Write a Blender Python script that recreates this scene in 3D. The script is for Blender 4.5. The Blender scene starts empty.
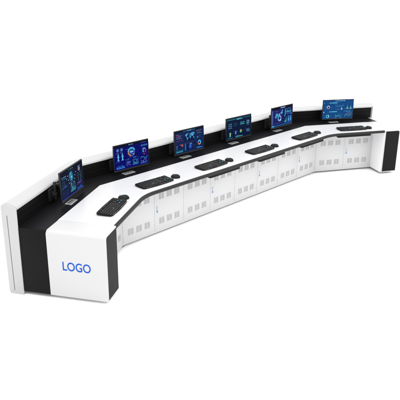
import bpy, bmesh, math, random
from mathutils import Matrix, Vector
random.seed(7)
S = bpy.context.scene
COL = S.collection
R = math.radians

# ------------------------------------------------------------------ camera
CAM = Vector((-4.16477, -4.84425, 3.06035))
YAW, PITCH, ROLL, FPX = 0.81709, 0.35478, 0.00814, 610.8
cd = bpy.data.cameras.new('camera')
cam = bpy.data.objects.new('camera', cd); COL.objects.link(cam)
fw = Vector((math.sin(YAW)*math.cos(PITCH), math.cos(YAW)*math.cos(PITCH), -math.sin(PITCH)))
r0 = Vector((math.cos(YAW), -math.sin(YAW), 0)); u0 = r0.cross(fw)
cr = r0*math.cos(ROLL) + u0*math.sin(ROLL)
cu = -r0*math.sin(ROLL) + u0*math.cos(ROLL)
m = Matrix((cr, cu, -fw)).transposed().to_4x4(); m.translation = CAM
cam.matrix_world = m
cd.sensor_width = 36; cd.lens = FPX/400*36
cd.clip_start = 0.05; cd.clip_end = 500
S.camera = cam
S.render.resolution_x = 1024; S.render.resolution_y = 1024

# ------------------------------------------------------------------ light
w = bpy.data.worlds.new('World'); S.world = w; w.use_nodes = True
bg = w.node_tree.nodes['Background']
bg.inputs[0].default_value = (1, 1, 1, 1)
bg.inputs[1].default_value = 1.38
sd = bpy.data.lights.new('studio_softlight', 'SUN'); sun = bpy.data.objects.new('studio_softlight', sd)
COL.objects.link(sun); sd.energy = 3.8; sd.angle = R(80); sd.color = (1, 1, 1)
sun.rotation_euler = Vector((0.06, 0.30, -1.0)).to_track_quat('-Z', 'Y').to_euler()
sun.location = (-2, -3, 6)
S.view_settings.view_transform = 'Standard'; S.view_settings.look = 'None'
S.view_settings.exposure = 0; S.view_settings.gamma = 1
S.render.engine = 'CYCLES'
S.cycles.max_bounces = 10; S.cycles.diffuse_bounces = 6

# ------------------------------------------------------------------ materials
def lin(c):
    return tuple(((v/255)/12.92 if v/255 <= .04045 else ((v/255+.055)/1.055)**2.4) for v in c)
def mat(name, col, rough=.5, spec=.5, metal=0, coat=0, bump=0, bscale=400, var=0, vscale=6):
    mt = bpy.data.materials.new(name); mt.use_nodes = True
    n = mt.node_tree.nodes; l = mt.node_tree.links; b = n['Principled BSDF']
    b.inputs['Base Color'].default_value = (*col, 1)
    b.inputs['Roughness'].default_value = rough
    b.inputs['Specular IOR Level'].default_value = spec
    b.inputs['Metallic'].default_value = metal
    b.inputs['Coat Weight'].default_value = coat
    tc = n.new('ShaderNodeTexCoord')
    if bump:
        t = n.new('ShaderNodeTexNoise'); t.inputs['Scale'].default_value = bscale; t.inputs['Detail'].default_value = 3
        bp = n.new('ShaderNodeBump'); bp.inputs['Strength'].default_value = bump; bp.inputs['Distance'].default_value = .001
        l.new(tc.outputs['Object'], t.inputs['Vector']); l.new(t.outputs['Fac'], bp.inputs['Height'])
        l.new(bp.outputs['Normal'], b.inputs['Normal'])
    if var:
        t2 = n.new('ShaderNodeTexNoise'); t2.inputs['Scale'].default_value = vscale; t2.inputs['Detail'].default_value = 4
        mr = n.new('ShaderNodeMapRange'); mr.inputs['To Min'].default_value = rough-var; mr.inputs['To Max'].default_value = rough+var
        l.new(tc.outputs['Object'], t2.inputs['Vector']); l.new(t2.outputs['Fac'], mr.inputs['Value'])
        l.new(mr.outputs['Result'], b.inputs['Roughness'])
    return mt
M = dict(
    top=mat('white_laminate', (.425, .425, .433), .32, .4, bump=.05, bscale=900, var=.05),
    white=mat('white_powder_coat', (.475, .475, .48), .45, .35, bump=.08, bscale=700, var=.04),
    shell=mat('white_shell', (.385, .385, .388), .42, .35, bump=.06, bscale=700, var=.04),
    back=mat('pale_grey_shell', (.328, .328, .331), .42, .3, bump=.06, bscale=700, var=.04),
    black=mat('black_laminate', (.004, .004, .005), .42, .08, bump=.12, bscale=600, var=.06),
    slat=mat('black_slat_metal', (.003, .003, .003), .5, .08, bump=.1, bscale=500, var=.06),
    panel=mat('charcoal_panel', (.005, .005, .005), .6, .10, bump=.15, bscale=500, var=.05),
    side=mat('black_side_panel', (.0035, .0035, .0035), .55, .08, bump=.15, bscale=500, var=.05),
    inner=mat('inner_face_brightener', (.74, .74, .745), .5, .3, bump=.06, bscale=700, var=.04),  # paler than the shell, light painted onto the dim inner faces
    nose=mat('charcoal_soft_edge', (.013, .013, .013), .55, .18, bump=.2, bscale=500, var=.05),
    tray=mat('black_drawer_plastic', (.005, .005, .005), .5, .15, bump=.1, bscale=500, var=.05),
    slot=mat('vent_shadow_grey', (.32, .32, .32), .6, .2),
    gap=mat('dark_gap', (.02, .02, .02), .8, .1),
    lock=mat('pale_blue_handle', (.36, .43, .52), .35, .5),
    lockb=mat('blue_lock_button', (.03, .15, .42), .3, .5),
    metal=mat('brushed_aluminium', (.45, .455, .46), .35, .5, metal=.6, var=.08, vscale=40),
    foot=mat('grey_foot', (.30, .34, .34), .5, .4),
    bez=mat('dark_bezel', (.010, .0095, .008), .35, .25, var=.05),
    arm=mat('dark_arm_metal', (.012, .0125, .0125), .45, .3, var=.05),
    kb=mat('keyboard_plastic', (.005, .005, .0055), .5, .13, bump=.1, bscale=900, var=.05),
    key=mat('keycap_plastic', (.007, .007, .0075), .5, .16, var=.06, vscale=60),
    cyan=mat('cyan_accent', (.01, .22, .34), .35, .5),
    legend=mat('pale_key_print', (.30, .31, .31), .5, .3),
    logo=mat('blue_lettering', (.003, .060, .37), .5, .12),
    floor=mat('white_studio_floor', (.97, .97, .97), .8, .1, bump=.03, bscale=80, var=.05),
)
def screen_mat():
    mt = bpy.data.materials.new('lit_screen'); mt.use_nodes = True
    n = mt.node_tree.nodes; l = mt.node_tree.links; b = n['Principled BSDF']
    a = n.new('ShaderNodeVertexColor'); a.layer_name = 'ui'
    b.inputs['Base Color'].default_value = (.001, .001, .0015, 1); b.inputs['Roughness'].default_value = .3
    b.inputs['Specular IOR Level'].default_value = .01
    l.new(a.outputs['Color'], b.inputs['Emission Color']); b.inputs['Emission Strength'].default_value = 1.0
    return mt
M['screen'] = screen_mat()

# ------------------------------------------------------------------ mesh helpers
class MB:
    def __init__(s): s.bm = bmesh.new(); s.mats = []
    def mi(s, m):
        if m not in s.mats: s.mats.append(m)
        return s.mats.index(m)
    def box(s, x0, x1, y0, y1, z0, z1, m, bev=0, seg=2):
        b = bmesh.new()
        vs = [b.verts.new((x, y, z)) for x in (x0, x1) for y in (y0, y1) for z in (z0, z1)]
        for f in ((0,1,3,2),(4,6,7,5),(0,4,5,1),(2,3,7,6),(0,2,6,4),(1,5,7,3)): b.faces.new([vs[i] for i in f])
        bmesh.ops.recalc_face_normals(b, faces=b.faces)
        if bev: bmesh.ops.bevel(b, geom=b.edges[:], offset=bev, segments=seg, affect='EDGES', profile=.5)
        s.merge(b, m)
    def merge(s, b, m, M4=None):
        k = s.mi(m)
        if M4: bmesh.ops.transform(b, matrix=M4, verts=b.verts)
        vm = {v: s.bm.verts.new(v.co) for v in b.verts}
        for f in b.faces:
            try: nf = s.bm.faces.new([vm[v] for v in f.verts])
            except ValueError: continue
            nf.material_index = k; nf.smooth = True
        b.free()
    def prism(s, pts, axis, a, b_, m, bev=0, seg=2):
        """closed 2D outline pts extruded along axis from a to b_"""
        b = bmesh.new()
        def P(p, t):
            return {'x': (t, p[0], p[1]), 'y': (p[0], t, p[1]), 'z': (p[0], p[1], t)}[axis]
        A = [b.verts.new(P(p, a)) for p in pts]; B = [b.verts.new(P(p, b_)) for p in pts]
        n = len(pts)
        fa = b.faces.new(A); fb = b.faces.new(B[::-1])
        for i in range(n): b.faces.new((A[i], B[i], B[(i+1) % n], A[(i+1) % n]))
        bmesh.ops.recalc_face_normals(b, faces=b.faces)
        if bev:
            es = [e for e in b.edges if (fa in e.link_faces or fb in e.link_faces)]
            bmesh.ops.bevel(b, geom=es, offset=bev, segments=seg, affect='EDGES', profile=.5)
        s.merge(b, m)
    def build(s, name, parent=None, loc=(0, 0, 0), rz=0, sharp=35):
        me = bpy.data.meshes.new(name)
        s.bm.normal_update(); s.bm.to_mesh(me); s.bm.free()
        for k in s.mats: me.materials.append(M[k])
        o = bpy.data.objects.new(name, me); COL.objects.link(o)
        o.location = loc; o.rotation_euler = (0, 0, rz)
        if parent: o.parent = parent
        try: me.set_sharp_from_angle(angle=R(sharp))
        except Exception: pass
        return o
def thing(name, label, cat, loc=(0, 0, 0), rz=0, group=None):
    o = bpy.data.objects.new(name, None); COL.objects.link(o)
    o.empty_display_size = .1
    o.location = loc; o.rotation_euler = (0, 0, rz); o['label'] = label; o['category'] = cat
    if group: o['group'] = group
    return o
def kids(o): return [c for c in bpy.data.objects if c.parent == o]
def copy_tree(o, parent=None):
    c = o.copy(); COL.objects.link(c); c.parent = parent
    for ch in kids(o): copy_tree(ch, c)
    return c
def arc(cx, cy, r, a0, a1, n=6):
    return [(cx+r*math.cos(R(a0+(a1-a0)*i/n)), cy+r*math.sin(R(a0+(a1-a0)*i/n))) for i in range(n+1)]

# ------------------------------------------------------------------ plan of the console
# three straight runs: left run ('l'), middle run ('m'), right run ('r'); x runs to the viewer's right, d is depth from the front edge
AL, AR = 0.52387, 0.53172
W, YD, DB, DH = 0.50361, 0.29618, 0.588, 0.878
UL, UR, TE, DP = 1.0165, 1.0165, 0.27776, -0.0265
LL = 8*W
ZT, ZP = 0.75, 0.058
def seg(s, x, d):
    if s == 'm': return Vector((x, d, 0))
    if s == 'l': return Vector((x*math.cos(AL)-(d-YD)*math.sin(AL), YD+x*math.sin(AL)+(d-YD)*math.cos(AL), 0))
    return Vector((LL+x*math.cos(AR)+(d-YD)*math.sin(AR), YD-x*math.sin(AR)+(d-YD)*math.cos(AR), 0))
ROT = {'l': AL, 'm': 0.0, 'r': -AR}
def path(d, ul, ur, rad, n=14):
    """plan polyline at depth d from the left end to the right end, bends rounded by rad"""
    pts = [seg('l', -ul, d)]
    for k, (a, s) in enumerate(((AL, 'l'), (AR, 'r'))):
        t = math.tan(a/2)
        bx = -t*(d-YD) if k == 0 else LL+t*(d-YD)
        T = rad*t
        # arc centre in front of the bend on the mitre line
        if k == 0:
            p0 = Vector((bx, d, 0)) + T*Vector((-math.cos(a), -math.sin(a), 0))
            c = Vector((bx+T, d-rad, 0))
            for i in range(n+1):
                th = a*(1-i/n); pts.append(c + rad*Vector((-math.sin(th), math.cos(th), 0)))
        else:
            c = Vector((bx-T, d-rad, 0))
            for i in range(n+1):
                th = a*i/n; pts.append(c + rad*Vector((math.sin(th), math.cos(th), 0)))
    pts.append(seg('r', ur, d))
    return pts
def sweep(mb, prof, ul, ur, m, mats=None, n=14):
    """prof: closed list of (d, z, bend radius)"""
    b = bmesh.new(); rows = []
    for d, z, rad in prof:
        rows.append([b.verts.new((p.x, p.y, z)) for p in path(d, ul, ur, rad, n)])
    N = len(prof)
    for i in range(N):
        A, B = rows[i], rows[(i+1) % N]
        for j in range(len(A)-1):
            b.faces.new((A[j], A[j+1], B[j+1], B[j]))
    b.faces.new([r[0] for r in rows]); b.faces.new([r[-1] for r in rows][::-1])
    bmesh.ops.recalc_face_normals(b, faces=b.faces)
    mb.merge(b, m)

# ------------------------------------------------------------------ floor
mb = MB(); mb.box(-60, 60, -60, 60, -.2, .020, 'floor')
fl = mb.build('floor'); fl['kind'] = 'structure'

# ------------------------------------------------------------------ the console
con = thing('control_console', 'long white and black angled control room console desk with a row of louvred doors', 'console desk', (0, 0, 0))
SH = .003
# carcass
mb = MB()
sweep(mb, [(YD+.0035, ZP-.006, SH), (YD+.0035, .712, SH), (.865, .712, SH), (.865, ZP-.006, SH)], UL-.002, UR-.002, 'white', n=2)
mb.build('cabinet_body', con)
# white worktop, sharp bends behind and rounded bends in front
RF = .62
mb = MB()
sweep(mb, [(0, .715, RF), (0, .75, RF), (DB-.0005, .75, SH), (DB-.0005, .715, SH)], UL-.0005, UR-.0005, 'top')
mb.build('worktop', con)
# soft charcoal front edge
mb = MB()
sweep(mb, [(-.001, .714, RF), (-.001, .7503, RF), (-.008, .7500, RF), (-.017, .7465, RF), (-.024, .740, RF), (-.0265, .732, RF), (-.0265, .719, RF), (-.024, .714, RF)],
      UL-.001, UR-.001, 'nose')
mb.build('front_edge_strip', con)
# black rear strip of the worktop
mb = MB()
sweep(mb, [(DB, .715, SH), (DB, .7498, SH), (DH+.004, .7498, SH), (DH+.004, .715, SH)], UL+TE-.022, UR+TE-.052, 'black', n=2)
mb.build('rear_shelf_strip', con)

# slat wall and white shell of the raised back
mb = MB()
zz = [.7505, .797, .801, .846, .850, .868, .872, .9295]
prof = []
for i in range(0, len(zz), 2):
    a, b = zz[i], zz[i+1]
    prof += [(DH, a, SH), (DH, b, SH)]
    if i+2 < len(zz): prof += [(DH+.006, b+.0005, SH), (DH+.006, zz[i+2]-.0005, SH)]
prof += [(.884, .9295, SH), (.884, .7505, SH)]
bk = None
sweep(mb, prof, UL+TE-.012, UR+TE-.002, 'slat', n=2)
slat = mb.build('slat_panel', con)
TOPZ = .985
cap = [(.8700, .930), (.8715, .9415), (.8770, .951), (.886, .958), (.900, .9645), (.940, .9798), (.952, .9835), (.965, TOPZ), (.991, TOPZ)] + arc(.991, TOPZ-.045, .045, 90, 0, 7)[1:]
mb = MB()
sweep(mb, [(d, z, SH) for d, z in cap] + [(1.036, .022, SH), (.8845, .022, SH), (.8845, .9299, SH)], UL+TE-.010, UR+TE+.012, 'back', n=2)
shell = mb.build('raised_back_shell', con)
def back_end(s, x0, x1):
    """thick white end panel of the raised back, with its groove"""
    pr = cap + [(1.036, .052)] + arc(1.006, .0505, .03, 0, -90, 5) + [(.880, .0205), (.876, .035)]
    mb = MB(); mb.prism(pr, 'x', x0, x1, 'back', bev=.006, seg=3)
    e = mb.build('back_end_panel', con, seg(s, 0, 0), ROT[s])
    # children coordinates are local to the run's frame
    g = MB(); xo = x0 if s == 'l' else x1
    sg = -1 if s == 'l' else 1
    g.box(min(xo, xo+sg*.0012), max(xo, xo+sg*.0012), .9725, .9765, .06, .868, 'gap')
    g.build('groove', e)
    return e
back_end('l', -(UL+TE+.006), -(UL+TE-.0095))
back_end('r', UR+TE+.0125, UR+TE+.034)

# end cabinets (rounded outer top edge)
def end_cabinet(s, inner, outer):
    sg = -1 if outer < inner else 1
    r = .042
    pr = [(inner, ZP), (outer, ZP), (outer, ZT-r)]
    c = (outer-sg*r, ZT-r)
    a = arc(c[0], c[1], r, 0, 90, 8) if sg > 0 else arc(c[0], c[1], r, 180, 90, 8)
    pr += a[1:] + [(inner, ZT)]
    mb = MB(); mb.prism(pr, 'y', DP, DB-.0006, 'top' if False else 'shell', bev=.005, seg=3)
    e = mb.build('end_cabinet', con, seg(s, 0, 0), ROT[s])
    # charcoal front panel, its top corner following the rounded shoulder
    ro, ri = (.013, .005) if s == 'l' else (.012, .024)
    o2, i2 = outer-sg*ro, inner+sg*ri
    rr = .026
    c = (o2-sg*rr, ZT-.016-rr)
    a = arc(c[0], c[1], rr, 0, 90, 6) if sg > 0 else arc(c[0], c[1], rr, 180, 90, 6)
    f = MB(); f.prism([(i2, ZP+.014), (o2, ZP+.014)] + a + [(i2, ZT-.016)], 'y', DP-.003, DP+.004, 'panel', bev=.0012, seg=1)
    f.build('front_panel', e)
    bx = sorted((inner-sg*.0035, inner-sg*.0002))
    ib = MB(); ib.box(bx[0], bx[1], DP+.005, YD+.004, ZP+.001, .712, 'inner'); ib.build('inner_brightening_board', e)  # added board, its brighter white stands in for light on the inner face
    # black rear side panel
    x0, x1 = sorted((outer-sg*(.022 if s == 'l' else .052), outer-sg*.0015))
    k = MB(); k.box(x0, x1, DB+.0002, .8755, ZP+.002, .7502, 'side' if s == 'l' else 'shell', bev=.004, seg=3)
    k.build('rear_side_panel', con, seg(s, 0, 0), ROT[s])
    for d in (.14, .46):
        for x in (inner+sg*.09, outer-sg*.11):
            q = MB()
            q.prism(arc(x, d, .016, 0, 330, 11), 'z', .0205, .030, 'foot', bev=.002, seg=1)
            q.prism(arc(x, d, .006, 0, 330, 11), 'z', .030, ZP+.004, 'foot')
            q.build('foot', e)
    return e
eL = end_cabinet('l', -UL, -(UL+TE))
eR = end_cabinet('r', UR, UR+TE)
# LOGO lettering on the outer side of the left end cabinet
cv = bpy.data.curves.new('logo_lettering', 'FONT'); cv.body = 'LOGO'; cv.size = 1; cv.resolution_u = 8; cv.offset = .009
to = bpy.data.objects.new('logo_tmp', cv); COL.objects.link(to)
bpy.context.view_layer.update()
tm = bpy.data.meshes.new_from_object(to.evaluated_get(bpy.context.evaluated_depsgraph_get()))
bpy.data.objects.remove(to)
xs = [v.co.x for v in tm.vertices]; ys = [v.co.y for v in tm.vertices]
bt = bmesh.new(); bt.from_mesh(tm)
D0, D1, Z0, Z1 = .433, .142, .3475, .4405
for v in bt.verts:
    fx = (v.co.x-min(xs))/(max(xs)-min(xs)); fy = (v.co.y-min(ys))/(max(ys)-min(ys))
    v.co = Vector((-(UL+TE)-.0004, D0+(D1-D0)*fx, Z0+(Z1-Z0)*fy))
ex = bmesh.ops.extrude_face_region(bt, geom=bt.faces[:])
bmesh.ops.translate(bt, vec=(-.0012, 0, 0), verts=[g for g in ex['geom'] if isinstance(g, bmesh.types.BMVert)])
bmesh.ops.recalc_face_normals(bt, faces=bt.faces)
me = bpy.data.meshes.new('logo_lettering'); bt.to_mesh(me); bt.free(); me.materials.append(M['logo'])
lo = bpy.data.objects.new('logo_lettering', me); COL.objects.link(lo); lo.parent = eL
lo['label'] = 'blue LOGO lettering on the white end panel'

# louvred doors
def door(loc, rz, handle):
    mb = MB()
    mb.box(.0018, W-.0018, 0, .018, ZP+.016, .708, 'white', bev=.0018, seg=2)
    for z0, z1 in ((.152, .234), (.474, .556)):
        for x0 in (.078, .209, .341):
            x1 = x0+.083
            n = 7
            for k in range(n):
                za = z0+(z1-z0)*(k+.12)/n; zb = za+(z1-z0)/n*.66
                for (a, b) in ((x0, x0+.037), (x0+.046, x1)):
                    # proud grey plate painted as a slot's shade, with a pressed lip above it
                    mb.box(a, b, -.0006, .001, za, zb, 'slot')
                    mb.box(a-.001, b+.001, -.0030, .001, zb, zb+.0022, 'white')
    o = mb.build('cabinet_door', con, loc, rz)
    if handle:
        h = MB(); h.box(.036, .050, -.006, .001, .308, .400, 'lock', bev=.0035, seg=3)
        h.prism(arc(.0425, .330, .0085, 0, 345, 23), 'y', -.011, -.0055, 'lockb', bev=.001, seg=1)
        h.box(.039, .046, -.0085, -.0055, .348, .392, 'lock', bev=.001, seg=1)
        h.build('handle', o)
    return o
dplain = dhandle = None
for s, xs_ in (('m', range(8)), ('l', (-2, -1)), ('r', (0, 1))):
    for i in xs_:
        p = seg(s, i*W, YD)
        hd = (i % 2) != 0
        src = dhandle if hd else dplain
        if src is None:
            o = door(p, ROT[s], hd)
            if hd: dhandle = o
            else: dplain = o
        else:
            o = copy_tree(src, con); o.location = p; o.rotation_euler = (0, 0, ROT[s])
# levelling feet
def foot():
    q = MB()
    q.prism(arc(0, 0, .020, 0, 330, 11), 'z', .0205, .031, 'foot', bev=.002, seg=1)
    q.prism(arc(0, 0, .007, 0, 330, 11), 'z', .031, ZP, 'foot')
    return q.build('foot', con)
f0 = foot(); spots = [seg('m', .01, YD+.03)] + [seg('m', i*2*W, YD+.12) for i in range(1, 5)] + [seg('r', .95, YD+.12), seg('l', -.95, YD+.12)]
for i, p in enumerate(spots):
    o = f0 if i == 0 else f0.copy()
    if i: COL.objects.link(o)
    o.parent = con; o.location = p
# shallow black drawers under the front edge
d0 = None
for s, x0, x1 in (('m', 1.165, 1.735), ('m', 2.155, 2.725), ('m', 3.150, 3.72), ('r', .205, .775)):
    if d0 is None:
        mb = MB()
        mb.box(0, .57, -.018, .050, .682, .7115, 'tray', bev=.004, seg=2)
        mb.box(.01, .56, -.0235, -.0175, .6845, .695, 'tray', bev=.002, seg=2)
        d0 = mb.build('drawer_front', con); o = d0
    else:
        o = d0.copy(); COL.objects.link(o); o.parent = con
    o.location = seg(s, x0, 0); o.rotation_euler = (0, 0, ROT[s])

# ------------------------------------------------------------------ screen drawings
class UI:
    def __init__(s, w, h): s.w, s.h = w, h; s.f = []; s.k = 0
    def poly(s, pts, c, k=1.0):
        s.k += 1
        s.f.append(([(x, y) for x, y in pts], tuple(v*k for v in lin(c)), s.k))
    def rect(s, x, y, w, h, c, k=1.0): s.poly([(x, y), (x+w, y), (x+w, y+h), (x, y+h)], c, k)
    def frame(s, x, y, w, h, c, t=.004):
        a = s.w/s.h
        s.rect(x, y, w, t*a, c); s.rect(x, y+h-t*a, w, t*a, c); s.rect(x, y, t, h, c); s.rect(x+w-t, y, t, h, c)
    def disc(s, x, y, r, c, n=18, k=1.0):
        a = s.w/s.h; s.poly([(x+r*math.cos(i*2*math.pi/n), y+r*a*math.sin(i*2*math.pi/n)) for i in range(n)], c, k)
    def ring(s, x, y, r0, r1, c, a0=0, a1=360, n=18):
        a = s.w/s.h
        for i in range(n):
            t0, t1 = R(a0+(a1-a0)*i/n), R(a0+(a1-a0)*(i+1)/n)
            s.poly([(x+r0*math.cos(t0), y+r0*a*math.sin(t0)), (x+r1*math.cos(t0), y+r1*a*math.sin(t0)),
                    (x+r1*math.cos(t1), y+r1*a*math.sin(t1)), (x+r0*math.cos(t1), y+r0*a*math.sin(t1))], c); s.k -= 1
        s.k += 1
    def line(s, pts, c, t=.004):
        a = s.w/s.h; t = t*.6
        for (x0, y0), (x1, y1) in zip(pts, pts[1:]):
            dx, dy = (x1-x0)*a, (y1-y0); L = math.hypot(dx, dy) or 1
            nx, ny = -dy/L*t, dx/L*t*a
            s.poly([(x0-nx, y0-ny), (x1-nx, y1-ny), (x1+nx, y1+ny), (x0+nx, y0+ny)], c); s.k -= 1
        s.k += 1
    def dashes(s, x, y, w, c, n=4, h=.012):
        for i in range(n):
            s.rect(x+w*i/n, y, w/n*random.uniform(.4, .85), h, c, random.uniform(.5, 1)); s.k -= 1
        s.k += 1
    def rows(s, x, y, w, hh, n, c):
        for i in range(n): s.dashes(x, y+hh*i/n, w*random.uniform(.6, 1), c, random.choice((2, 3, 4)))
    def bars(s, x, y, w, h, n, cs):
        for i in range(n):
            s.rect(x+w*i/n, y, w/n*.55, h*random.uniform(.25, 1), cs[i % len(cs)]); s.k -= 1
        s.k += 1
    def graph(s, x, y, w, h, c, n=9, t=.004):
        s.line([(x+w*i/(n-1), y+h*random.random()) for i in range(n)], c, t)
    def glow(s, x, y, r, c0, c1, n=6, jag=0):
        for i in range(n):
            q = i/(n-1); c = tuple(c1[j]*(1-q)+c0[j]*q for j in range(3))
            rr = r*(1-q*.85); a = s.w/s.h; N = 16
            s.poly([(x+rr*(1+jag*random.uniform(-1, 1))*math.cos(k*2*math.pi/N), y+rr*(1+jag*random.uniform(-1, 1))*a*math.sin(k*2*math.pi/N)) for k in range(N)], c)
    def mesh(s, name, bgc):
        def cool(c):
            g = .3*c[0]+.5*c[1]+.2*c[2]
            t = (g*.35, g*.85, g*1.25)
            red = max(0, c[0]-c[2])/(c[0]+.01)
            q = .30-.22*red
            m_ = (c[i]*(1-q)+t[i]*q for i in range(3))
            return tuple(v*k_ for v, k_ in zip(m_, (.62, .82, .88)))
        me = bpy.data.meshes.new(name); bm = bmesh.new(); lay = bm.loops.layers.float_color.new('ui')
        def add(pts, c, y):
            f = bm.faces.new([bm.verts.new(((x-.5)*s.w, y, (z-.5)*s.h)) for x, z in pts])
            f.normal_update()
            if f.normal.y > 0: f.normal_flip()
            for l in f.loops: l[lay] = (*c, 1)
        # thin glass slab: front and its rim
        add([(0, 0), (1, 0), (1, 1), (0, 1)], lin(bgc), 0)
        kmax = max(1, s.k)
        for pts, c, k in s.f:
            pts = [(min(.998, max(.002, x)), min(.998, max(.002, y))) for x, y in pts]
            add(pts, cool(c), -.0002-.0012*k/kmax)
        bm.to_mesh(me); bm.free(); me.materials.append(M['screen'])
        return me
CY, WH, OR, BL, PU, TE_, RD, GR = (70, 190, 215), (190, 215, 235), (220, 140, 60), (50, 110, 220), (150, 60, 190), (60, 200, 190), (215, 60, 80), (70, 190, 130)
def stars(u, n, c, x0=.03, x1=.97, y0=.05, y1=.95):
    for i in range(int(n*2.2)):
        u.rect(random.uniform(x0, x1), random.uniform(y0, y1), random.uniform(.005, .018), .008, c, random.uniform(.25, 1))
SW, SHH = .533, .300
def ui1():
    u = UI(SW, SHH)
    u.rect(0, 0, 1, .22, (14, 16, 66)); u.rect(0, .22, .5, .3, (8, 22, 62))
    u.rect(.0, .9, 1, .1, (8, 12, 30)); u.dashes(.38, .93, .22, WH, 3, .02)
    stars(u, 60, (60, 120, 170))
    for x, r, y in ((.46, .085, .70), (.48, .07, .62), (.47, .05, .52)): u.glow(x, y, r*1.15, (150, 255, 240), (10, 80, 130), 7, .10)
    u.glow(.46, .48, .04, (60, 110, 200), (10, 40, 90), 4, .2)
    for x, y in ((.32, .58), (.36, .45), (.62, .62), (.25, .66), (.60, .50), (.30, .74), (.66, .72)): u.rect(x, y, .03, .028, WH)
    u.dashes(.06, .78, .2, WH, 3, .025); u.dashes(.08, .72, .16, CY, 3, .018); u.rows(.06, .42, .2, .26, 6, (70, 130, 170)); u.line([(.06, .40), (.15, .44), (.27, .43)], (90, 110, 235), .008)
    u.rect(.40, .10, .24, .30, (20, 72, 110)); u.bars(.41, .11, .22, .22, 9, [CY, (60, 150, 170), GR]); u.disc(.45, .40, .02, OR); u.disc(.57, .42, .018, (200, 160, 60)); u.rect(.44, .30, .03, .06, (150, 110, 40))
    u.disc(.84, .76, .030, OR); u.ring(.84, .76, .03, .048, (120, 140, 230)); u.dashes(.78, .86, .15, WH, 3)
    for i in range(4):
        u.disc(.78, .62-.08*i, .012, OR if i % 2 == 0 else CY); u.disc(.88, .62-.08*i, .012, CY if i % 2 else OR); u.dashes(.92, .62-.08*i, .05, CY, 1)
    u.line([(.72, .24), (.78, .30), (.83, .24), (.88, .31), (.94, .27)], (190, 70, 220), .009); u.line([(.72, .20), (.80, .24), (.94, .2)], PU, .006)
    u.rows(.05, .05, .3, .26, 5, (60, 70, 190)); u.bars(.70, .04, .25, .12, 10, [(70, 80, 220), (40, 120, 210)])
    u.rect(.0, .0, 1, .03, (60, 50, 170))
    return u.mesh('screen', (7, 14, 40))
def ui2():
    u = UI(SW, SHH)
    u.rect(0, .9, 1, .1, (8, 10, 42)); u.dashes(.42, .935, .16, WH, 2, .025)
    stars(u, 90, (50, 80, 210))
    u.glow(.50, .62, .13, (20, 40, 150), (2, 2, 96), 6)
    u.ring(.50, .63, .075, .115, (70, 190, 220), 20, 170); u.ring(.50, .63, .07, .10, (230, 120, 70), 170, 260); u.ring(.5, .63, .08, .1, (60, 90, 220), 260, 380)
    u.glow(.50, .64, .065, (60, 160, 240), (20, 60, 170), 5, .15); u.rect(.45, .63, .11, .03, (230, 240, 255)); u.disc(.41, .60, .018, (240, 140, 80)); u.disc(.56, .53, .02, (240, 150, 90)); u.disc(.46, .52, .016, (235, 110, 90)); u.disc(.42, .69, .012, (250, 170, 90))
    for x, c in ((.11, WH), (.22, (230, 190, 90))): u.ring(x, .81, .022, .040, (90, 110, 190)); u.disc(x, .81, .014, c)
    for x in (.10, .22):
        u.rect(x, .54, .035, .11, (90, 200, 235)); u.rect(x, .40, .035, .11, (90, 200, 235)); u.rect(x-.015, .52, .065, .02, (200, 230, 250)); u.rect(x-.015, .38, .065, .02, (200, 230, 250)); u.dashes(x-.04, .69, .1, WH, 2)
    u.dashes(.05, .32, .12, CY, 3); u.bars(.05, .06, .24, .15, 16, [(60, 110, 240), (60, 160, 240)]); u.rect(.05, .05, .25, .012, (110, 150, 250))
    u.frame(.33, .07, .14, .26, (60, 70, 180)); u.bars(.34, .20, .12, .09, 5, [(70, 170, 230), (200, 90, 160)]); u.graph(.34, .10, .12, .08, (200, 110, 220), 6, .006)
    u.frame(.52, .07, .18, .26, (60, 70, 180)); u.bars(.53, .09, .16, .18, 8, [(60, 150, 235), TE_]); u.graph(.53, .24, .16, .07, (80, 220, 240), 8, .005)
    u.dashes(.8, .92, .16, WH, 3); 
    for i in range(4): u.disc(.80+.05*i, .80, .018, (90, 180, 230)); u.disc(.80+.05*i, .80, .009, (8, 8, 90))
    u.ring(.88, .58, .030, .055, (110, 200, 250), 60, 250); u.ring(.88, .58, .030, .055, (230, 60, 80), -70, 60); u.dashes(.80, .68, .1, WH, 2); u.disc(.88, .42, .014, (230, 60, 70)); u.dashes(.82, .44, .14, RD, 3)
    u.graph(.76, .22, .2, .14, (60, 190, 220), 9, .007); u.graph(.76, .1, .2, .12, (200, 120, 210), 9, .006); u.bars(.76, .05, .2, .1, 9, [(60, 110, 240), CY])
    u.dashes(.33, .78, .1, CY, 2); u.dashes(.33, .36, .1, WH, 2); u.dashes(.54, .38, .1, WH, 2); u.line([(.32, .35), (.5, .45), (.72, .37)], (60, 90, 220), .004)
    return u.mesh('screen', (3, 4, 98))
WORLD = [  # generic continents on a 0..1 box
    [(.02,.78),(.10,.90),(.24,.95),(.32,.86),(.26,.72),(.22,.62),(.17,.52),(.20,.46),(.14,.50),(.08,.62)],
    [(.20,.46),(.29,.42),(.33,.33),(.27,.18),(.24,.04),(.20,.16),(.18,.32)],
    [(.32,.93),(.40,.98),(.38,.86),(.34,.84)],
    [(.44,.70),(.48,.84),(.56,.90),(.58,.74),(.50,.66)],
    [(.44,.60),(.54,.62),(.61,.52),(.60,.38),(.55,.20),(.51,.22),(.49,.42),(.43,.50)],
    [(.58,.88),(.72,.96),(.90,.94),(.99,.84),(.93,.72),(.88,.56),(.80,.50),(.76,.44),(.71,.54),(.66,.48),(.60,.62)],
    [(.82,.30),(.90,.36),(.97,.26),(.92,.16),(.84,.20)],
    [(.80,.44),(.88,.44),(.90,.38),(.82,.38)]]
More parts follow.
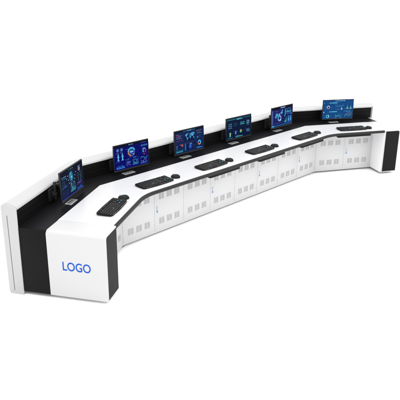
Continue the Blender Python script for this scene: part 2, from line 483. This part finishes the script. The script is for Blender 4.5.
def ui3():
    u = UI(SW, SHH)
    P = (12, 28, 86)
    u.rect(0, .92, 1, .08, (6, 20, 40)); u.rect(.28, .92, .42, .05, (30, 90, 120)); u.dashes(.44, .935, .14, WH, 2, .028)
    for x, y, w_, h in ((.03, .50, .27, .38), (.33, .47, .38, .42), (.74, .50, .23, .38), (.03, .05, .27, .40), (.33, .05, .38, .37), (.74, .05, .23, .40)):
        u.rect(x, y, w_, h, P if x != .33 else (6, 18, 74)); u.frame(x, y, w_, h, (40, 90, 150), .003)
    stars(u, 60, (50, 110, 190))
    for pl in WORLD: u.poly([(.345+.35*x, .49+.36*y) for x, y in pl], (70, 165, 225)); u.k -= 1
    u.k += 1
    for x, y in ((.4, .74), (.46, .62), (.56, .76), (.62, .7)): u.disc(x, y, .008, (180, 235, 255))
    u.ring(.10, .76, .026, .040, RD, 0, 200); u.ring(.10, .76, .026, .040, (90, 120, 200), 200, 360); u.ring(.18, .74, .026, .038, (150, 110, 190)); u.dashes(.06, .66, .2, WH, 4); u.dashes(.06, .84, .1, WH, 2)
    u.graph(.05, .55, .23, .06, (220, 60, 90), 9, .006); u.dashes(.23, .78, .05, OR, 1)
    u.dashes(.76, .84, .18, OR, 3, .02); u.dashes(.76, .79, .16, (220, 90, 90), 3, .018); u.line([(.76, .73), (.84, .75), (.94, .72)], WH, .004); u.bars(.77, .53, .05, .15, 2, [CY, (120, 210, 240)]); u.rows(.84, .56, .11, .14, 3, (90, 140, 220))
    u.rows(.05, .20, .07, .2, 5, WH); u.poly([(.15, .40), (.28, .40), (.28, .25)], (170, 60, 90)); u.poly([(.19, .37), (.28, .37), (.28, .29)], (230, 90, 80))
    u.bars(.05, .07, .22, .12, 9, [(40, 160, 150), (50, 180, 160), CY]); u.rect(.05, .055, .22, .018, (60, 200, 190))
    u.rect(.345, .08, .04, .30, (40, 110, 190)); u.glow(.53, .22, .075, (60, 110, 250), (14, 30, 120), 6, .2); u.rect(.50, .30, .09, .06, (70, 130, 240)); u.dashes(.36, .38, .3, RD, 6); u.rows(.62, .1, .07, .22, 5, (80, 120, 220))
    u.ring(.85, .30, .028, .062, (90, 200, 245), -40, 170); u.ring(.85, .30, .028, .062, (235, 80, 60), 170, 260); u.ring(.85, .30, .028, .062, (245, 180, 70), 260, 320); u.bars(.76, .07, .19, .06, 10, [CY, (60, 120, 230)]); u.rect(.76, .065, .19, .014, (70, 190, 240))
    return u.mesh('screen', (8, 30, 80))
def ui4():
    u = UI(SW, SHH)
    T = (40, 150, 170)
    u.rect(0, .86, 1, .14, (6, 26, 44)); u.rect(.03, .90, .34, .04, (40, 130, 150)); u.rect(.4, .87, .24, .07, (50, 160, 180)); u.dashes(.43, .89, .18, WH, 3, .025); u.rect(.68, .90, .29, .04, (30, 100, 130)); u.rect(0, .965, 1, .02, (20, 80, 100))
    stars(u, 70, (30, 110, 140))
    for x, y, w_, h in ((.05, .48, .2, .3), (.30, .56, .2, .22), (.54, .56, .2, .22), (.78, .48, .18, .32), (.05, .08, .2, .34), (.29, .08, .2, .40), (.53, .08, .2, .40), (.78, .08, .18, .34)):
        u.frame(x, y, w_, h, (20, 70, 100), .002)
    for i in range(3):
        for j in range(3): u.ring(.10+.05*j, .72-.09*i, .008, .016, (120, 190, 220), n=8)
    u.rows(.31, .58, .17, .18, 4, T); u.rect(.55, .60, .18, .06, (30, 150, 150)); u.rect(.55, .70, .18, .03, (60, 180, 180)); u.dashes(.56, .65, .15, WH, 4, .014)
    u.ring(.87, .66, .030, .050, (130, 180, 210)); u.ring(.87, .66, .056, .062, T); u.dashes(.8, .52, .14, CY, 3); u.line([(.8, .6), (.94, .72)], (120, 130, 190), .004)
    u.glow(.15, .25, .05, (110, 235, 140), (10, 60, 90), 6, .15); u.rect(.125, .12, .05, .20, (90, 220, 150)); u.rect(.155, .16, .02, .16, (210, 220, 90)); u.rect(.12, .18, .015, .1, (40, 140, 220))
    u.glow(.37, .28, .05, (70, 90, 235), (8, 40, 100), 6, .15); u.rect(.345, .18, .045, .18, (90, 110, 235)); u.rect(.375, .20, .018, .12, (90, 220, 230)); u.dashes(.42, .3, .06, (170, 60, 90), 1, .02)
    u.glow(.58, .30, .055, (220, 230, 90), (10, 70, 80), 6, .15); u.disc(.58, .32, .030, (230, 190, 60)); u.disc(.565, .26, .022, (70, 210, 150)); u.disc(.605, .26, .014, (90, 225, 235)); u.dashes(.65, .3, .07, RD, 1, .016)
    u.graph(.79, .14, .16, .22, (140, 110, 200), 8, .006); u.graph(.79, .14, .16, .22, CY, 8, .005)
    u.rect(.36, .04, .3, .03, (50, 190, 190)); u.dashes(.37, .09, .24, WH, 5, .014); u.rect(.05, .045, .2, .02, T)
    return u.mesh('screen', (5, 18, 52))
def ui5():
    u = UI(SW, SHH)
    u.rect(0, .90, 1, .10, (10, 12, 34)); u.rect(.42, .925, .22, .045, (190, 200, 225)); u.rect(0, 0, .09, .90, (70, 60, 140)); u.rect(.02, .15, .03, .68, (120, 120, 190))
    u.rect(.11, .12, .46, .75, (34, 22, 104)); stars(u, 60, (80, 90, 210), .12, .56, .14, .84)
    for x, y, r in ((.24, .60, .075), (.20, .52, .05), (.48, .70, .055), (.50, .80, .035)): u.glow(x, y, r, (120, 245, 245), (40, 70, 200), 6, .2)
    u.ring(.38, .42, .05, .085, (190, 190, 245), 0, 360); u.ring(.38, .42, .052, .083, (90, 210, 240), 90, 200); u.line([(.26, .58), (.38, .66), (.47, .70)], (170, 220, 250), .012); u.disc(.37, .60, .03, (150, 170, 245)); u.disc(.42, .33, .03, (230, 235, 255)); u.dashes(.15, .80, .16, (220, 120, 190), 3, .018)
    u.rect(.10, .03, .87, .07, (14, 60, 130)); u.rect(.10, .05, .87, .02, (40, 140, 210)); u.rect(.02, .03, .12, .06, (60, 190, 240)); u.dashes(.14, .17, .4, (110, 120, 230), 6, .018)
    u.rect(.60, .50, .36, .37, (10, 34, 104)); u.rect(.63, .54, .04, .26, (60, 190, 210)); u.bars(.70, .66, .24, .12, 7, [TE_, CY]); u.rect(.70, .64, .24, .02, (60, 210, 220)); u.dashes(.62, .83, .3, WH, 5, .016); u.rect(.72, .54, .22, .05, (40, 90, 190)); u.disc(.94, .55, .018, (110, 220, 255)); u.disc(.63, .50, .018, (150, 230, 255))
    u.rect(.60, .12, .14, .34, (12, 50, 110)); u.bars(.61, .14, .12, .28, 4, [(60, 200, 190), (70, 220, 210)]); u.rect(.77, .12, .09, .34, (30, 90, 190)); u.rect(.88, .12, .08, .34, (40, 110, 200)); u.disc(.815, .30, .026, (120, 190, 250)); u.disc(.92, .30, .026, (120, 190, 250)); u.rect(.78, .2, .07, .03, WH); u.rect(.89, .2, .06, .03, WH); u.dashes(.78, .40, .18, CY, 4, .02)
    return u.mesh('screen', (12, 22, 82))
def ui6():
    u = UI(SW, SHH)
    u.rect(.40, .935, .32, .045, (170, 215, 240)); u.dashes(.41, .94, .30, (40, 100, 170), 6, .03); u.rect(0, .985, 1, .015, (30, 80, 140))
    stars(u, 80, (60, 120, 180))
    u.disc(.04, .85, .016, (90, 160, 200)); u.disc(.04, .35, .020, WH)
    for y in (.83, .35): u.rect(.22, y, .26, .045, (60, 170, 210)); u.rect(.29, y+.005, .17, .035, (130, 225, 240)); u.disc(.235, y+.02, .014, WH); u.dashes(.14, y+.01, .06, CY, 2)
    u.disc(.18, .62, .066, (60, 60, 110)); u.ring(.18, .62, .030, .052, (240, 240, 250), 20, 200); u.ring(.18, .62, .030, .052, (240, 140, 180), 200, 330); u.ring(.18, .62, .030, .052, (120, 220, 240), -30, 20); u.rows(.05, .52, .08, .2, 3, CY); u.rows(.27, .55, .06, .14, 2, CY)
    u.disc(.16, .14, .064, (20, 90, 140)); u.ring(.17, .13, .030, .052, (80, 215, 225), 60, 300); u.ring(.17, .13, .030, .052, (245, 245, 250), -60, 60); u.rows(.04, .05, .07, .2, 3, CY); u.rows(.26, .06, .05, .2, 3, CY)
    u.graph(.42, .56, .22, .20, (60, 190, 200), 10, .004); u.graph(.42, .60, .22, .16, (70, 150, 200), 10, .004); u.frame(.41, .52, .24, .26, (40, 110, 170), .002); u.dashes(.42, .48, .14, (230, 130, 160), 3, .02); u.disc(.42, .76, .010, (220, 90, 120))
    u.rect(.60, .47, .045, .07, (190, 220, 245)); u.poly([(.60, .54), (.645, .54), (.62, .60)], WH); u.disc(.66, .70, .012, (220, 90, 150)); u.line([(.66, .66), (.66, .8)], (90, 170, 210), .003)
    u.graph(.41, .06, .24, .20, (60, 190, 200), 9, .004); u.rect(.41, .12, .16, .03, (90, 190, 200)); u.frame(.40, .04, .25, .26, (40, 110, 170), .002); u.rect(.40, .03, .08, .022, (220, 110, 120)); u.rect(.57, .03, .06, .022, (225, 130, 170)); u.disc(.43, .22, .010, RD)
    for x in (.81, .92):
        u.poly([(x-.042, .52), (x+.042, .52), (x+.012, .60), (x, .73), (x-.012, .60)], (80, 215, 200)); u.poly([(x, .52), (x+.045, .52), (x+.012, .585)], (240, 190, 80)); u.poly([(x-.045, .52), (x-.01, .52), (x-.02, .56)], (230, 110, 90)); u.line([(x, .72), (x, .88)], (80, 140, 190), .003)
    u.rect(.74, .38, .20, .012, (130, 200, 220)); u.rect(.72, .50, .24, .010, (110, 180, 210))
    u.line([(.70, .36), (.78, .40), (.84, .30), (.90, .34), (.97, .28)], (110, 200, 210), .005); u.line([(.72, .12), (.80, .20), (.86, .12), (.93, .24), (.97, .20)], (230, 180, 90), .005); u.line([(.72, .06), (.80, .26), (.88, .16), (.96, .12)], TE_, .005); u.graph(.73, .2, .2, .1, (220, 100, 140), 7, .003)
    return u.mesh('screen', (18, 72, 130))

# ------------------------------------------------------------------ monitors
MW, MH = .549, .3316
def monitor(i, s, x, d, z, yaw, me, label):
    p = seg(s, x, d)
    t = thing('monitor', label, 'monitor', (p.x, p.y, ZT+.0), ROT[s]+R(yaw), 'monitors in a row along the console')
    TIL = .0255
    tilt = Matrix.Translation((0, 0, z-ZT)) @ Matrix.Rotation(-TIL, 4, 'X')
    mb = MB()
    b = bmesh.new()
    # slim slab with a thicker rear centre
    k = MB(); k.box(-MW/2, MW/2, .0012, .016, -MH/2, MH/2, 'bez', bev=.002, seg=2)
    k.box(-MW/2, MW/2, -.0015, .0014, -MH/2, -MH/2+.0165, 'bez', bev=.0006, seg=1)
    k.box(-MW/2, MW/2, -.0015, .0014, MH/2-.009, MH/2, 'bez', bev=.0006, seg=1)
    k.box(-MW/2, -MW/2+.006, -.0015, .0014, -MH/2+.016, MH/2-.0085, 'bez')
    k.box(MW/2-.006, MW/2, -.0015, .0014, -MH/2+.016, MH/2-.0085, 'bez')
    k.box(-.17, .17, .0155, .034, -.11, .09, 'bez', bev=.008, seg=3)
    bmesh.ops.transform(k.bm, matrix=tilt, verts=k.bm.verts)
    k.build('housing', t)
    so = bpy.data.objects.new('screen', me); COL.objects.link(so); so.parent = t
    sc = Matrix.Translation((0, 0, z-ZT)) @ Matrix.Rotation(-TIL, 4, 'X') @ Matrix.Translation((0, .0008, .0037)) @ Matrix.Diagonal((.537/SW, 1, .306/SHH, 1))
    for v in me.vertices: v.co = sc @ v.co
    # arm reaching back to the slat wall; local y grows towards the wall
    wall = DH-d
    a = MB()
    px = -.155
    a.box(-.05, .05, .034, .042, z-ZT-.05, z-ZT+.05, 'arm', bev=.002, seg=1)
    a.box(-.022, .022, .042, .070, z-ZT-.022, z-ZT+.022, 'arm', bev=.006, seg=2)
    c = z-ZT; py = wall-.048
    a.box(px-.012, .022, .060, .082, c-.014, c+.012, 'arm', bev=.006, seg=2)
    a.prism(arc(px, .071, .019, 0, 345, 23), 'z', c-.024, c+.020, 'arm', bev=.004, seg=2)
    a.box(px-.012, px+.012, .07, py, c-.012, c+.010, 'arm', bev=.004, seg=2)
    a.prism(arc(px, py, .017, 0, 345, 23), 'z', .030, c+.024, 'arm', bev=.004, seg=2)
    a.prism(arc(px, py, .022, 0, 345, 23), 'z', .075, .105, 'arm', bev=.004, seg=2)
    a.box(px-.024, px+.024, py, wall-.018, .060, .120, 'arm', bev=.006, seg=2)
    am = a.build('mounting_arm', t)
    q = MB()
    q.box(px-.08, px+.08, wall-.020, wall-.0008, .028, .160, 'arm', bev=.004, seg=2)
    for zx in (-.055, .055):
        for zz_ in (.05, .138): q.prism(arc(px+zx, zz_, .006, 0, 330, 11), 'y', wall-.023, wall-.0195, 'bez')
    q.build('wall_plate', am)
    return t
MON = [('l', -.401, .699, .954, -.7, ui1, 'slim monitor nearest the LOGO end, dark blue dashboard with a glowing teal shape'),
       ('m', .528, .719, .960, -1.6, ui2, 'slim monitor showing a deep blue dashboard with a cyan and orange globe'),
       ('m', 1.544, .718, .960, -1.7, ui3, 'slim monitor showing a light blue world map between dashboard panels'),
       ('m', 2.601, .737, .957, -1.9, ui4, 'slim monitor with a dark teal dashboard and small green and yellow glowing charts'),
       ('m', 3.630, .712, .963, -1.0, ui5, 'slim monitor with a violet panel, a cyan molecule shape and a pale left strip'),
       ('r', .561, .713, .962, -3.8, ui6, 'slim monitor at the far end with a mid blue dashboard and two white donut charts')]
for i, (s, x, d, z, yw, f, lab) in enumerate(MON): monitor(i, s, x, d, z, yw, f(), lab)

# ------------------------------------------------------------------ pop-up sockets on the rear strip
NM = ['the monitor nearest the LOGO end', 'the globe screen', 'the world map screen',
      'the dark teal screen', 'the violet molecule screen', 'the farthest monitor']
def socket_box():
    t = thing('desk_socket', '', 'desk socket', group='desk sockets under the monitors')
    mb = MB()
    mb.box(-.083, .083, -.040, .040, 0, .006, 'metal', bev=.002, seg=2)
    mb.build('cover_plate', t)
    mb = MB()
    for x in (-.050, -.008, .034): mb.box(x-.004, x+.024, -.004, .024, .0055, .0068, 'gap', bev=.0004, seg=1)
    mb.box(-.065, .065, -.022, -.016, .0055, .0068, 'gap')
    mb.build('socket_openings', t)
    return t
SO = [('l', -.517, .672), ('m', .463, .712), ('m', 1.452, .707), ('m', 2.460, .715), ('m', 3.527, .712), ('r', .495, .715)]
s0 = None
for i, (s, x, d) in enumerate(SO):
    o = s0 if (i == 0 and s0) else (socket_box() if i == 0 else copy_tree(s0))
    if i == 0: s0 = o
    p = seg(s, x, d); o.location = (p.x, p.y, .7502); o.rotation_euler = (0, 0, ROT[s])
    o['label'] = 'silver desk socket on the black strip under ' + NM[i]

# ------------------------------------------------------------------ keyboards and mice
def keyboard():
    t = thing('keyboard', '', 'keyboard', group='keyboards on the white worktop')
    KW, KD = .470, .178
    # case outline: gently bowed front, clipped corners
    out = []
    n = 16
    for i in range(n+1):
        x = -KW/2+KW*i/n; out.append((x, -KD/2-.012*math.sin(math.pi*i/n)+(.010 if i in (0, n) else 0)))
    out += [(KW/2+.004, -.03), (KW/2+.002, KD/2-.012), (KW/2-.02, KD/2-.002), (.12, KD/2), (-.05, KD/2+.004), (-KW/2+.03, KD/2), (-KW/2-.002, KD/2-.014), (-KW/2-.004, -.03)]
    c = MB(); c.prism(out, 'z', .002, .014, 'kb', bev=.003, seg=2)
    # raised wedge: lift the back
    for v in c.bm.verts: v.co.z += max(0, (v.co.y+KD/2))*.055
    c.build('case', t)
    k = MB()
    def cap_(x, y, w_, h, m='key'):
        zb = .013+(y+KD/2)*.055
        b = bmesh.new(); e = .0016
        lo_ = [(x, y), (x+w_, y), (x+w_, y+h), (x, y+h)]; hi = [(x+e, y+e), (x+w_-e, y+e), (x+w_-e, y+h-e*.6), (x+e, y+h-e*.6)]
        A = [b.verts.new((px, py, zb)) for px, py in lo_]; B = [b.verts.new((px, py, zb+.0085+(py-y)*.04)) for px, py in hi]
        b.faces.new(B)
        for i in range(4): b.faces.new((A[i], A[(i+1) % 4], B[(i+1) % 4], B[i]))
        k.merge(b, m)
        return zb+.0086
    rnd = random.Random(3)
    y0 = -KD/2+.008; P = .0208
    groups = [(-.228, 15), (.094, 3), (.166, 3)]
    for row in range(6):
        y = y0+row*P*1.26 + (.004 if row == 5 else 0)
        for gx, n_ in groups:
            x = gx; end = gx+n_*P
            if row == 0 and n_ == 15:
                ws = [1.25, 1.25, 1.25, 6.0, 1.25, 1.25, 1.25, 1.5]
            elif row == 5 and n_ == 15: ws = [1.3, -.7, 1, 1, 1, 1, -.5, 1, 1, 1, 1, -.5, 1, 1, 1, 1]
            elif n_ == 15: ws = [1.2+.25*(4-row)*.5]+[1]*11+[15-12.2-.25*(4-row)*.5]
            elif n_ == 3 and gx < .15 and row == 2: continue
            else: ws = [1, 1, 1]
            sc_ = n_/sum(abs(q) for q in ws)
            for q in ws:
                wd = abs(q)*P*sc_
                if q > 0 and x < KW/2-.004:
                    zt = cap_(x+.0008, y, min(wd-.0016, KW/2-.004-x), P*1.15, 'key')
                    if rnd.random() < .3 and q < 3:
                        k.box(x+.005, x+.005+rnd.uniform(.003, .007), y+.010, y+.0125, zt-.0005, zt+.0004, 'legend')
                x += wd
    for x, y in ((.118, -.040), (.160, -.006), (.178, -.036), (-.055, -.038)):
        z = .013+(y+KD/2)*.055+.0088
        k.box(x-.0065, x+.0065, y-.006, y+.006, z-.001, z+.0010, 'cyan', bev=.0006, seg=1)
    # small printed marks along the front lip
    g = k
    for x in [-.20, -.185, -.16, -.145, -.10, .01, .03, .055, .075, .12, .15, .18]:
        g.box(x, x+.009, -KD/2-.0015-.009*math.sin(math.pi*(x+KW/2)/KW), -KD/2+.0025-.009*math.sin(math.pi*(x+KW/2)/KW), .0142, .0150, 'legend')
    k.build('keycaps', t)
    return t
def mouse():
    t = thing('computer_mouse', '', 'mouse', group='mice beside the keyboards')
    b = bmesh.new(); bmesh.ops.create_uvsphere(b, u_segments=28, v_segments=18, radius=1)
    for v in b.verts:
        x, y, z = v.co
        yy = y
        wd = .049+.005*math.cos(y*2.4+.6) - .004*max(0, -abs(y)+.35)
        zz_ = max(z, -.12)
        h = .031*(1-.22*y)
        # asymmetric thumb side
        v.co = Vector((x*wd*(1+.12*max(0, -x)), yy*.064, .006+zz_*h))
    m_ = MB(); m_.merge(b, 'kb'); m_.build('shell', t, sharp=60)
    q = MB(); q.box(-.0012, .0012, .012, .052, .0255, .0290, 'gap'); q.build('button_split', t)
    wv = MB(); wv.prism([(y+.034, z+.0275) for y, z in arc(0, 0, .0085, 0, 345, 23)], 'x', -.0035, .0035, 'legend', bev=.001, seg=1); wv.build('scroll_wheel', t)
    e = MB(); e.box(.012, .034, -.030, -.008, .026, .0345, 'cyan', bev=.004, seg=2); e.build('cyan_badge', t)
    return t
KB = [('l', -.575, .185, 0), ('m', .418, .190, -1.5), ('m', 1.405, .190, 0), ('m', 2.412, .192, -1), ('m', 3.502, .185, -1), ('r', .545, .192, 0)]
MO = [('l', -.262, .170, -4), ('m', .752, .180, -4), ('m', 1.738, .175, -4), ('m', 2.742, .182, -4), ('m', 3.838, .180, -4), ('r', .842, .185, -4)]
k0 = keyboard(); m0 = mouse()
for i in range(6):
    s, x, d, a = KB[i]
    o = k0 if i == 0 else copy_tree(k0)
    p = seg(s, x, d); o.location = (p.x, p.y, .7503); o.rotation_euler = (0, 0, ROT[s]+R(a))
    o['label'] = 'black keyboard on the worktop in front of ' + NM[i]
    s, x, d, a = MO[i]
    o = m0 if i == 0 else copy_tree(m0)
    p = seg(s, x, d); o.location = (p.x, p.y, .7503); o.rotation_euler = (0, 0, ROT[s]+R(a))
    o['label'] = 'black mouse right of the keyboard facing ' + NM[i]
